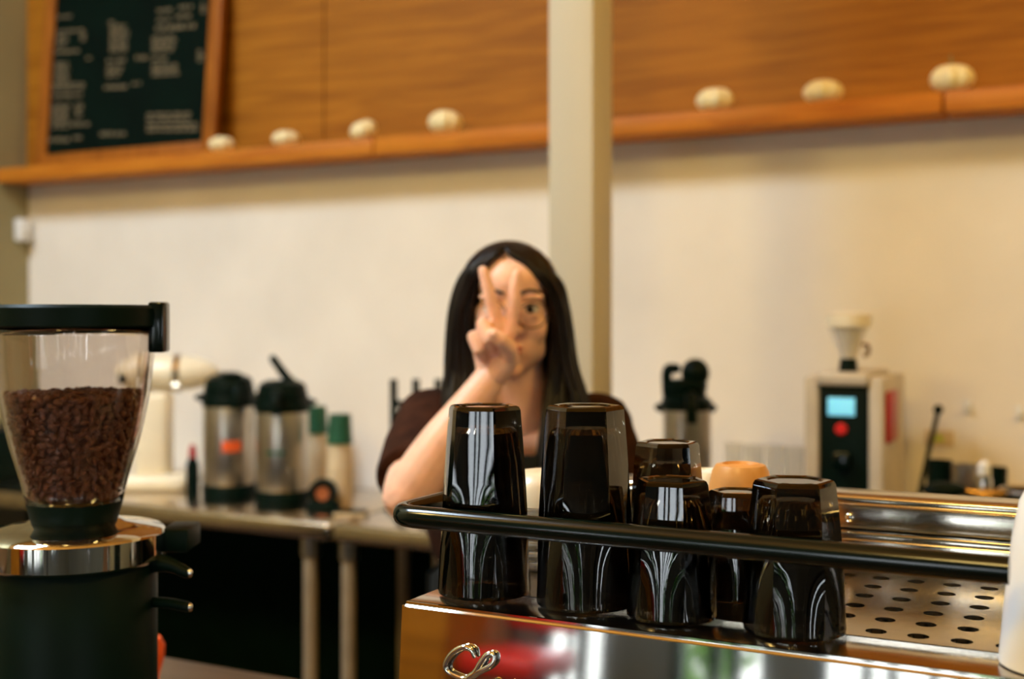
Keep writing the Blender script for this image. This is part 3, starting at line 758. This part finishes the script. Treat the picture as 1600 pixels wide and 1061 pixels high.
HP = [(1.287, .0535), (1.31, .0585), (1.349, .070), (1.38, .0775), (1.41, .0832), (1.45, .0878), (1.491, .091)]
def hr(z):
    for (a, ra), (c, rc) in zip(HP, HP[1:]):
        if z <= c: return ra + (rc - ra) * (z - a) / (c - a)
    return HP[-1][1]
outer = [(hr(1.2875 + (1.491 - 1.2875) * i / 16), zz(1.2875 + (1.491 - 1.2875) * i / 16)) for i in range(17)]
inner = [(r - .0025, z) for r, z in reversed(outer)]
b = lathe(bm_new(), outer + inner + [outer[0]], 72); bmesh.ops.remove_doubles(b, verts=b.verts, dist=1e-6)
tag(obj('hopper', b, M_hopper, gr, angle=180), 'clear tapered bean hopper')
obj('hopper_lid', lathe(bm_new(), [(.085, zz(1.488)), (.0935, zz(1.488)), (.0955, zz(1.490)), (.0955, zz(1.510)), (.092, zz(1.5135)), (0, zz(1.5135)), (0, zz(1.5065)), (.085, zz(1.5065)), (.085, zz(1.488))], 64), M_blackm, gr)
b = bm_new(); box(b, .088, .1065, -.014, .014, zz(1.459), zz(1.517), .003); obj('lid_latch', b, M_black, gr)
# doser levers at the side
b = bm_new(); box(b, .095, .128, .01, .07, zz(1.225), zz(1.252), .003); obj('switch_box', b, M_blackm, gr)
b = bm_new(); tube(b, catmull([(.08, .0, zz(1.215)), (.11, -.01, zz(1.216)), (.136, -.02, zz(1.208))], 4), [.012, .012, .011, .010, .009, .008, .007, .007, .006], 12, True); obj('lever', b, M_blackm, gr)
b = bm_new(); tube(b, catmull([(.08, .0, zz(1.17)), (.11, -.01, zz(1.171)), (.136, -.02, zz(1.169))], 4), .006, 12, True); obj('lever', b, M_blackm, gr)
for z in (1.208, 1.169): obj('lever_tip', ell(bm_new(), (.139, -.022, zz(z)), (.0035, .0035, .005)), M_chrome, gr)
# the beans: nobody could count them
rb = random.Random(11)
base = bmesh.new(); bmesh.ops.create_icosphere(base, subdivisions=2, radius=1)
bv = [v.co.copy() for v in base.verts]; bf = [[v.index for v in f.verts] for f in base.faces]; base.free()
bv2 = []
for v in bv:
    q = Vector((v.x * .0056, v.y * .0040, v.z * .0031))
    if v.z > 0: q.z *= .55; q.z -= .0016 * math.exp(-(v.y / .16) ** 2)
    bv2.append(q)
verts, faces = [], []
def add_bean(p, nrm):
    rot = nrm.to_track_quat('Z', 'Y').to_matrix() @ Matrix.Rotation(rb.uniform(0, 2 * PI), 3, 'Z') @ Matrix.Rotation(rb.uniform(-.9, .9), 3, 'X') 
    if rb.random() < .5: rot = rot @ Matrix.Rotation(PI, 3, 'X')
    s = rb.uniform(.88, 1.1); o0 = len(verts)
    for q in bv2: verts.append(tuple(p + rot @ (q * s)))
    for f in bf: faces.append([i + o0 for i in f])
BT = 1.412
z = 1.300
while z < BT - .003:
    r0 = hr(z) - .0025 - .0062; n = int(2 * PI * r0 / .0086)
    for k in range(n):
        a = 2 * PI * (k + rb.random() * .7) / n; rj = r0 - rb.uniform(0, .0022)
        add_bean(Vector((rj * math.cos(a), rj * math.sin(a), zz(z + rb.uniform(-.0025, .0025)))), Vector((math.cos(a), math.sin(a), rb.uniform(-.2, .4))))
    z += .0064
for k in range(520):
    rj = (hr(BT) - .0105) * math.sqrt(rb.random()); a = rb.uniform(0, 2 * PI)
    add_bean(Vector((rj * math.cos(a), rj * math.sin(a), zz(BT - .003 + rb.uniform(-.002, .004)))), Vector((rb.uniform(-.4, .4), rb.uniform(-.4, .4), 1)))
me = bpy.data.meshes.new('coffee_beans'); me.from_pydata(verts, [], faces); me.materials.append(M_bean)
me.polygons.foreach_set('use_smooth', [True] * len(me.polygons))
o = bpy.data.objects.new('coffee_beans', me); C.objects.link(o); o.location = gr.location; o.rotation_euler = gr.rotation_euler
tag(o, 'dark roasted coffee beans filling the clear hopper', 'coffee beans', kind='stuff')
core = [(0, zz(1.2945))] + [(hr(1.2945 + (BT - 1.3) * i / 8) - .0165, zz(1.2945 + (BT - 1.3) * i / 8)) for i in range(9)] + [(0, zz(BT - .0055))]
o2 = obj('bean_mass', lathe(bm_new(), core, 48), M_bean, o)
# orange cloth-covered tamper on the counter
p = at(236, 1064, 1.86); 
t = thing('orange_tamper', 'orange-handled tamper standing on the bar counter beside the black grinder', 'tamper', (p.x, p.y, CZ))
obj('steel_base', lathe(bm_new(), [(0, 0), (.029, 0), (.029, .02), (.02, .028), (0, .028)], 32), M_chrome, t)
obj('handle', lathe(bm_new(), [(0, .026), (.012, .026), (.012, .04), (.02, .07), (.021, .09), (.015, .102), (0, .105)], 32), M_orange, t)

# ------------------------------------------------------------------ the person
PZ = 2.08
pr = thing('person', 'person with long black hair and dark brown shirt making a V sign', 'person', (A_.x * PZ, A_.y * PZ, 0), YAW)
def L(px, py, Z): return Vector(((px - 800) / F * Z, Z - PZ, EYE + (HOR - py) / F * Z))
HC = L(799, 481, 2.055); HC.y = -.005          # between the ears, eye height
def h(x, y, z): return HC + Vector((x, y, z * (1.08 if z < 0 else .86)))
b = bm_new()
# head
ell(b, h(0, .012, .035), (.072, .09, .080)); ell(b, h(0, -.022, -.02), (.0635, .068, .085)); ell(b, h(0, -.02, .045), (.062, .072, .06))
ell(b, h(0, -.04, -.076), (.043, .042, .032)); ell(b, h(0, -.073, -.098), (.020, .016, .015))
for s in (-1, 1):
    ell(b, h(s * .034, -.054, -.032), (.027, .022, .03)); ell(b, h(s * .040, -.022, -.062), (.020, .035, .03))
    ell(b, h(s * .031, -.079, .021), (.024, .010, .008)); ell(b, h(s * .011, -.098, -.036), (.008, .009, .007))
    ell(b, h(s * .073, .012, -.008), (.007, .018, .03))
    ell(b, h(s * .031, -.076, .0065), (.016, .008, .004)); ell(b, h(s * .031, -.075, -.0125), (.016, .008, .004))
tube(b, [h(0, -.085, .012), h(0, -.096, -.012), h(0, -.108, -.032)], [.008, .009, .0115], 12, True)
ell(b, h(0, -.091, -.061), (.022, .008, .0045)); ell(b, h(0, -.090, -.070), (.019, .008, .0055))
ell(b, h(0, -.042, -.058), (.050, .046, .05)); ell(b, h(0, -.03, -.045), (.058, .05, .05))
# neck, chest
tube(b, [h(0, .012, -.06), L(812, 640, 2.09), L(812, 690, 2.1)], [.052, .052, .060], 20)
ell(b, L(806, 690, 2.11), (.16, .075, .05)); ell(b, L(806, 800, 2.11), (.145, .09, .16))
tube(b, [L(806, 760, 2.12), L(806, 950, 2.12), L(806, 1080, 2.12)], [.11, .105, .12], 24)
# legs (inside the trousers) down to the floor
for s in (-1, 1):
    tube(b, [Vector((s * .075, .04, .86)), Vector((s * .085, .03, .48)), Vector((s * .09, .06, .10))], [.078, .055, .04], 16, True)
    tube(b, [Vector((s * .09, .07, .06)), Vector((s * .10, -.06, .04))], [.036, .032], 12, True)
# right arm (image left): shoulder, elbow, wrist
SHR = L(668, 662, 2.085); ELB = L(637, 775, 1.865); MID = L(693, 690, 1.872); WR = L(764, 594, 1.888)
tube(b, catmull([SHR, (SHR + ELB) / 2, ELB], 4), [.052, .05, .048, .046, .045, .043, .042, .041, .040], 18, True)
tube(b, catmull([ELB, (ELB + MID) / 2, MID, (MID + WR) / 2, WR], 4), [.0400, .0405, .041, .0408, .040, .0395, .0385, .0375, .0365, .035, .0335, .032, .0305, .029, .0277, .0268, .026], 18, True)
# left arm hanging
SHL = L(940, 668, 2.10); EL2 = L(972, 800, 2.12); WR2 = L(960, 960, 2.0)
tube(b, [SHL, EL2], [.05, .041], 16, True); tube(b, [EL2, (EL2 + WR2) / 2, WR2], [.04, .038, .026], 16, True)
pal2 = WR2 + Vector((-.005, -.03, -.06)); tube(b, [WR2, pal2], [.024, .032], 14, True)
for k in range(4):
    q = pal2 + Vector((-.024 + .016 * k, -.006, -.015)); tube(b, [q, q + Vector((0, -.012, -.035)), q + Vector((0, -.004, -.06 - .006 * (k in (1, 2))))], [.009, .0085, .007], 8, True)
tube(b, [pal2 + Vector((-.02, -.01, .025)), pal2 + Vector((-.042, -.02, -.01)), pal2 + Vector((-.04, -.026, -.035))], [.012, .0105, .009], 8, True)
# hand making the V: palm toward the viewer, thumb across the folded fingers
ZH = 1.885
K = {'i': L(797, 515, ZH), 'm': L(778, 508, ZH), 'r': L(761, 514, ZH + .002), 'p': L(746, 527, ZH + .003)}
for kk, r0, r1 in (('i', .020, .0125), ('m', .020, .0125), ('r', .020, .0125), ('p', .019, .012)):
    mid = WR.lerp(K[kk], .5)
    tube(b, [WR + Vector((0, 0, .004)), mid, K[kk]], [r0, .0145, r1], 12, True)
ell(b, L(775, 556, ZH - .002), (.027, .013, .034))
tube(b, catmull([K['i'], L(803, 474, ZH - .004), L(805, 448, ZH - .004), L(808, 428, ZH - .002)], 3), [.0112, .011, .0107, .0104, .0102, .010, .0097, .0093, .0088, .0082], 12, True)
tube(b, catmull([K['m'], L(767, 470, ZH - .006), L(761, 445, ZH - .006), L(755, 423, ZH - .004)], 3), [.0114, .0112, .0109, .0106, .0104, .0102, .0099, .0095, .009, .0084], 12, True)
tube(b, [K['r'], L(755, 507, ZH - .034), L(765, 530, ZH - .042), L(770, 545, ZH - .024)], [.0115, .0118, .0105, .009], 12, True)
tube(b, [K['p'], L(740, 526, ZH - .03), L(748, 548, ZH - .037), L(755, 560, ZH - .022)], [.0108, .0108, .0098, .0085], 12, True)
tube(b, [L(776, 583, ZH - .004), L(797, 558, ZH - .016), L(795, 543, ZH - .036), L(782, 530, ZH - .052), L(771, 521, ZH - .055)], [.021, .0175, .0135, .0115, .0088], 14, True)
body = remeshed('body', b, M_skin, .0026, pr, 3)
bq = bmesh.new(); bq.from_mesh(body.data)
for zone, it in (((lambda c: c.y > -.125 and abs(c.x - HC.x) < .1 and HC.z - .15 < c.z < HC.z - .022 and abs(c.x - HC.x) > .021), 14), ((lambda c: c.y > -.088 and abs(c.x - HC.x) < .1 and HC.z - .15 < c.z < HC.z - .085), 10), ((lambda c: c.y > -.125 and abs(c.x - HC.x) < .1 and HC.z + .022 < c.z < HC.z + .12), 8)):
    sel = [v for v in bq.verts if zone(v.co)]
    for _ in range(it): bmesh.ops.smooth_vert(bq, verts=sel, factor=.5, use_axis_x=True, use_axis_y=True, use_axis_z=True)
bq.to_mesh(body.data); bq.free()
# nails
def nail(c, rx, rz): 
    n_ = obj('fingernail', ell(bm_new(), c, (rx, .0018, rz), u=12, v=8), M_nail, pr)
M_nail = mat('nail', (240, 186, 160), 0.25, var=0.02)
tn = L(773, 523, ZH - .0625); nail(tn, .0055, .006)
# lips, eyes, brows
ob = bm_new(); ell(ob, h(0, -.0945, -.062), (.0205, .006, .0042)); ell(ob, h(0, -.094, -.0695), (.0175, .0065, .005)); obj('lips', ob, M_lip, pr)
for s in (-1, 1):
    e = obj('eye', ell(bm_new(), h(s * .031, -.0725, -.003), (.0150, .0122, .0080)), M_eyew, pr)
    obj('iris', ell(bm_new(), h(s * .031, -.0828, -.003), (.0066, .003, .0066)), M_iris, e)
    bb = catmull([h(s * .014, -.0835, -.001), h(s * .031, -.0865, .0065), h(s * .047, -.078, .002)], 5)
    obj('eyelashes', tube(bm_new(), bb, [.0009] + [.0015] * (len(bb) - 2) + [.0008], 8), M_hair, pr)
    bb = catmull([h(s * .013, -.090, .027), h(s * .032, -.0895, .033), h(s * .052, -.073, .027)], 5)
    obj('eyebrow', tube(bm_new(), bb, [.0016] + [.0027] * (len(bb) - 2) + [.0012], 8), M_hair, pr)
# spectacles
gl = bpy.data.objects.new('spectacles', None); C.objects.link(gl); gl.parent = pr; gl['label'] = 'thin round wire spectacles'
for s in (-1, 1):
    c = h(s * .034, -.100, -.010); ring = [c + Vector((.0255 * math.cos(a), .006 * abs(math.cos(a)) * (1 if s * math.cos(a) > 0 else 0), .0235 * math.sin(a))) for a in [2 * PI * k / 40 for k in range(41)]]
    obj('rim', tube(bm_new(), ring, .0011, 8), M_wire, gl)
    lb = bm_new(); ell(lb, c + Vector((0, .0015, 0)), (.0250, .0006, .0230), u=28, v=8); obj('lens', lb, M_lens, gl)
    tp = [c + Vector((s * .0255, .006, .006)), h(s * .074, -.05, -.004), h(s * .079, .01, -.002), h(s * .079, .03, -.014)]
    obj('temple', tube(bm_new(), tp, .0012, 6), M_wire, gl)
obj('bridge', tube(bm_new(), catmull([h(-.0095, -.100, -.006), h(0, -.104, -.002), h(.0095, -.100, -.006)], 4), .0011, 6), M_wire, gl)
# hair: scalp cap and many falling strands from a centre parting
b = bm_new()
ell(b, h(-.004, .026, .034), (.090, .094, .090)); ell(b, h(-.004, .05, -.05), (.092, .06, .11))
cap = remeshed('hair', b, M_hair, .005, pr, 2); cap['label'] = 'long straight black hair parted in the middle'
rh = random.Random(5)
b = bm_new()
def strand(pts, r):
    c = catmull(pts, 5); n = len(c)
    tube(b, c, [r * (.55 if i == 0 else (1 if i < n * .75 else 1 - .8 * (i - n * .75) / (n * .25))) for i in range(n)], 6)
for s in (-1, 1):
    for i in range(150):
        t = (i + rh.random()) / 150              # 0 front ... 1 back
        j = lambda a: rh.uniform(-a, a)
        y0 = -.068 + .15 * t; z0 = .1225 - .55 * max(0, (abs(y0 - .012) - .03)) ** 1.35
        w = (1 - t)
        wide = .108 if s < 0 else .101
        lay = rh.uniform(0, .014)
        x2 = wide - lay - .012 * w ** 3
        yb_ = -.052 + .135 * t
        out = .0 if s < 0 else .022
        front = (.0 if t > .45 else 1.0)
        P = [h(-.012 + s * .003, y0, z0), h(-.012 + s * (.048 + j(.003)), y0 - .004 + .006 * t, .108 - .03 * w - lay * .6), h(s * (x2 - .016), yb_ - .01 * w, .055 - .012 * w + j(.006)),
             h(s * x2, yb_ + j(.004), -.01), h(s * (x2 + .006 + out * .3), yb_ + j(.006) + .004, -.09),
             h(s * (x2 + .008 + out + j(.006)), yb_ - .012 * front + j(.01), -.16),
             h(s * (x2 - .006 + out * 1.2 + j(.014)), yb_ - .03 * front + .012 * t + j(.012), -.235),
             h(s * (x2 - .02 + out * 1.2 + j(.02)), yb_ - .045 * front + .02 * t + j(.012), -.30 - rh.uniform(0, .05))]
        strand(P, rh.uniform(.0045, .0068))
    # inner face-framing locks: fall forward of the shoulder
    for i in range(46):
        j = lambda a: rh.uniform(-a, a)
        u = rh.random()
        xin = .066 + .03 * u
        P = [h(-.012 + s * .004, -.066 + .012 * u, .112), h(s * (.036 + .012 * u) - .006, -.071 + .02 * u, .083 + .014 * u), h(s * (.064 + .014 * u), -.052 + .006 * u, .03), h(s * (xin + .004), -.038 + j(.006), -.04),
             h(s * (xin - .002), -.04 + j(.008), -.10), h(s * (xin - .010 * (s > 0) + j(.006)), -.062 + j(.008), -.17), h(s * (xin - .016 * (s > 0) + j(.01)), -.09 + j(.008), -.25), h(s * (xin - .012 + j(.014)), -.10 + j(.01), -.32)]
        strand(P, rh.uniform(.0042, .006))
for i in range(70):
    x = -.092 + .184 * i / 69; j = lambda a: rh.uniform(-a, a)
    P = [h(-.012 + x * .1, .075 + j(.008), .11), h(x * .8, .115, .06), h(x, .122 - abs(x) * .25, -.02), h(x * 1.05, .118 - abs(x) * .25, -.12), h(x * 1.05 + j(.01), .118 + j(.01), -.33)]
    strand(P, rh.uniform(.005, .007))
obj('hair_strands', b, M_hair, cap, angle=180)
# dark brown short-sleeved shirt
b = bm_new()
ell(b, L(806, 702, 2.112), (.176, .086, .060)); ell(b, L(806, 800, 2.112), (.162, .104, .17))
tube(b, [L(806, 720, 2.115), L(806, 820, 2.12), L(806, 950, 2.12), L(806, 1110, 2.12)], [.12, .128, .128, .14], 28)
for s, A0, B0 in ((-1, SHR, SHR.lerp(ELB, .80)), (1, SHL, SHL.lerp(EL2, .8))):
    ell(b, A0 + Vector((-s * .01, 0, .002)), (.066, .064, .06))
    tube(b, [A0.lerp(L(806, 690, 2.11), .35), A0, A0.lerp(B0, .5), B0], [.058, .062, .062, .060], 20)
sh_ = remeshed('shirt', b, M_shirt, .006, pr, 4)
# neckline: the shirt is cut open in a V over the chest
bmn = bmesh.new(); bmn.from_mesh(sh_.data)
nk = L(812, 648, 2.05)
kill = [f for f in bmn.faces if (lambda c: c.z > nk.z - .085 and abs(c.x - nk.x) < .052 + .35 * (c.z - nk.z) and c.y < .12)(f.calc_center_median())]
bmesh.ops.delete(bmn, geom=kill, context='FACES'); bmn.to_mesh(sh_.data); bmn.free()
b = bm_new()                                                     # collar edge and apron with straps
ap = bm_new()
n = 24
rows = []
for i in range(13):
    z = 1.27 - .055 * i
    hwid = .10 if i < 4 else .15
    row = []
    for k in range(n + 1):
        a = -PI / 2 - 1.15 + 2.3 * k / n
        row.append((hwid * 1.15 * math.sin((k / n - .5) * 2.3), z))
    rows.append(row)
for (r_, dy) in ((0, 0),):
    grid = []
    for i, row in enumerate(rows):
        g = []
        for (x, z) in row:
            y = .038 - math.sqrt(max(.0004, .150 ** 2 - min(x * x, .022))) * .93
            g.append((L(806, 800, 2.08).x + x, y, z))
        grid.append(g)
    fv = [[ap.verts.new(v) for v in g] for g in grid]; bk = [[ap.verts.new((v[0], v[1] + .004, v[2])) for v in g] for g in grid]
    for i in range(12):
        for k in range(n):
            ap.faces.new((fv[i][k], fv[i][k + 1], fv[i + 1][k + 1], fv[i + 1][k])); ap.faces.new((bk[i][k], bk[i + 1][k], bk[i + 1][k + 1], bk[i][k + 1]))
    for i in range(12):
        for k in (0, n): ap.faces.new((fv[i][k], fv[i + 1][k], bk[i + 1][k], bk[i][k]))
    for k in range(n):
        for i in (0, 12): ap.faces.new((fv[i][k], fv[i][k + 1], bk[i][k + 1], bk[i][k]))
obj('apron', ap, M_apron, pr); b.free()
# trousers and shoes
b = bm_new()
tube(b, [L(806, 1060, 2.12), Vector((0, .04, .86)), Vector((0, .04, .80))], [.145, .15, .13], 24)
for s in (-1, 1): tube(b, [Vector((s * .075, .04, .86)), Vector((s * .085, .03, .48)), Vector((s * .09, .06, .09))], [.092, .07, .06], 18)
remeshed('trousers', b, M_trouser, .01, pr, 3)
for s in (-1, 1):
    b = bm_new(); tube(b, [Vector((s * .09, .09, .045)), Vector((s * .095, 0, .05)), Vector((s * .105, -.10, .038))], [.044, .046, .036], 16, True)
    for v in b.verts: v.co.z = max(.001, v.co.z)
    obj('shoe', b, M_blackm, pr)

# ------------------------------------------------------------------ unseen customer side; chair and cabinet added for reflections in the polished steel
for i, (x, y) in enumerate(((-3.15, -1.0), (-.2, -2.3))):
    t = thing('cafe_table', ['round wooden cafe table by the side wall', 'round wooden cafe table by the street window'][i], 'table', (x, y, 0), group='cafe tables')
    obj('table_top', cyl(bm_new(), (0, 0), .36, .72, .75, 40, .006), M_counter, t)
    obj('pedestal', cyl(bm_new(), (0, 0), .035, .02, .72, 20), M_blackm, t)
    obj('foot', cyl(bm_new(), (0, 0), .22, 0, .025, 32, .006), M_blackm, t)
t = thing('reflection_chair', 'unseen red vinyl bar chair added for its reflection, beside the wooden cabinet', 'chair', (-2.03, -2.2, 0))  # made-up chair, placed to put red into the front panel's reflection
b = bm_new(); box(b, -.15, .15, -.2, .2, .66, .74, .02, 3); obj('seat', b, M_red, t)
b = bm_new(); box(b, -.15, .15, -.22, -.17, .80, 1.08, .02, 3); obj('backrest', b, M_red, t)
for x in (-.12, .12):
    obj('back_post', cyl(bm_new(), (x, -.195), .012, .70, .85, 12), M_blackm, t)
    for y in (-.16, .16): obj('leg', cyl(bm_new(), (x, y), .016, 0, .67, 14), M_blackm, t)
t = thing('reflection_cabinet', 'unseen tall orange wooden cabinet added for its reflection, beside the red chair', 'cabinet', (-2.62, -2.25, 0))  # made-up cabinet, placed so the front panel reflects brown wood
b = bm_new(); box(b, -.42, .40, -.25, .25, .06, 1.55, .008); obj('body', b, M_ply, t)
b = bm_new(); box(b, -.38, .36, -.22, .22, 0, .06); obj('plinth', b, M_dark, t)
for x in (-.41, .0):
    b = bm_new(); box(b, x, x + .40, .25, .268, .09, 1.52, .004); dd = obj('door', b, M_ply, t)
    hx = x + (.36 if x < 0 else .03); b = bm_new(); box(b, hx, hx + .012, .268, .29, .9, 1.15, .003); obj('handle', b, M_steel, dd)
for i, (x, y, s) in enumerate(((-2.2, -4.6, 1.0), (-.2, -4.9, 1.1), (.9, -4.5, .9))):
    t = thing('street_shrub', ['bright green street shrub outside the window behind the red chair', 'bright green street shrub outside the middle of the window', 'bright green street shrub outside the far end of the window'][i], 'shrub', (x, y, 0), group='shrubs outside the window')
    b = bm_new(); rs = random.Random(i)
    for k in range(400):
        v = Vector((rs.gauss(0, 1), rs.gauss(0, 1), rs.gauss(0, 1))).normalized() * rs.uniform(.6, 1)
        c = Vector((v.x * .5 * s, v.y * .4 * s, .95 + v.z * .75 * s))
        q = Vector((rs.gauss(0, 1), rs.gauss(0, 1), rs.gauss(0, 1))).normalized(); o_ = q.orthogonal()
        vs = [b.verts.new(c + q * .09), b.verts.new(c + o_ * .045), b.verts.new(c - q * .09), b.verts.new(c - o_ * .045)]
        b.faces.new(vs)
    f_ = obj('foliage', b, M_leaf, t, smooth=False); f_['kind'] = 'stuff'
    obj('stem', tube(bm_new(), [(0, 0, 0), (.02, 0, .5), (0, 0, 1.0)], [.04, .03, .02], 8), M_stem, t)
struct('floor_street', box(bm_new(), -8, 8, -12, YF - .13, -.1, -.01), mat('pavement', (150, 146, 138), .85, var=.06, vscale=4))
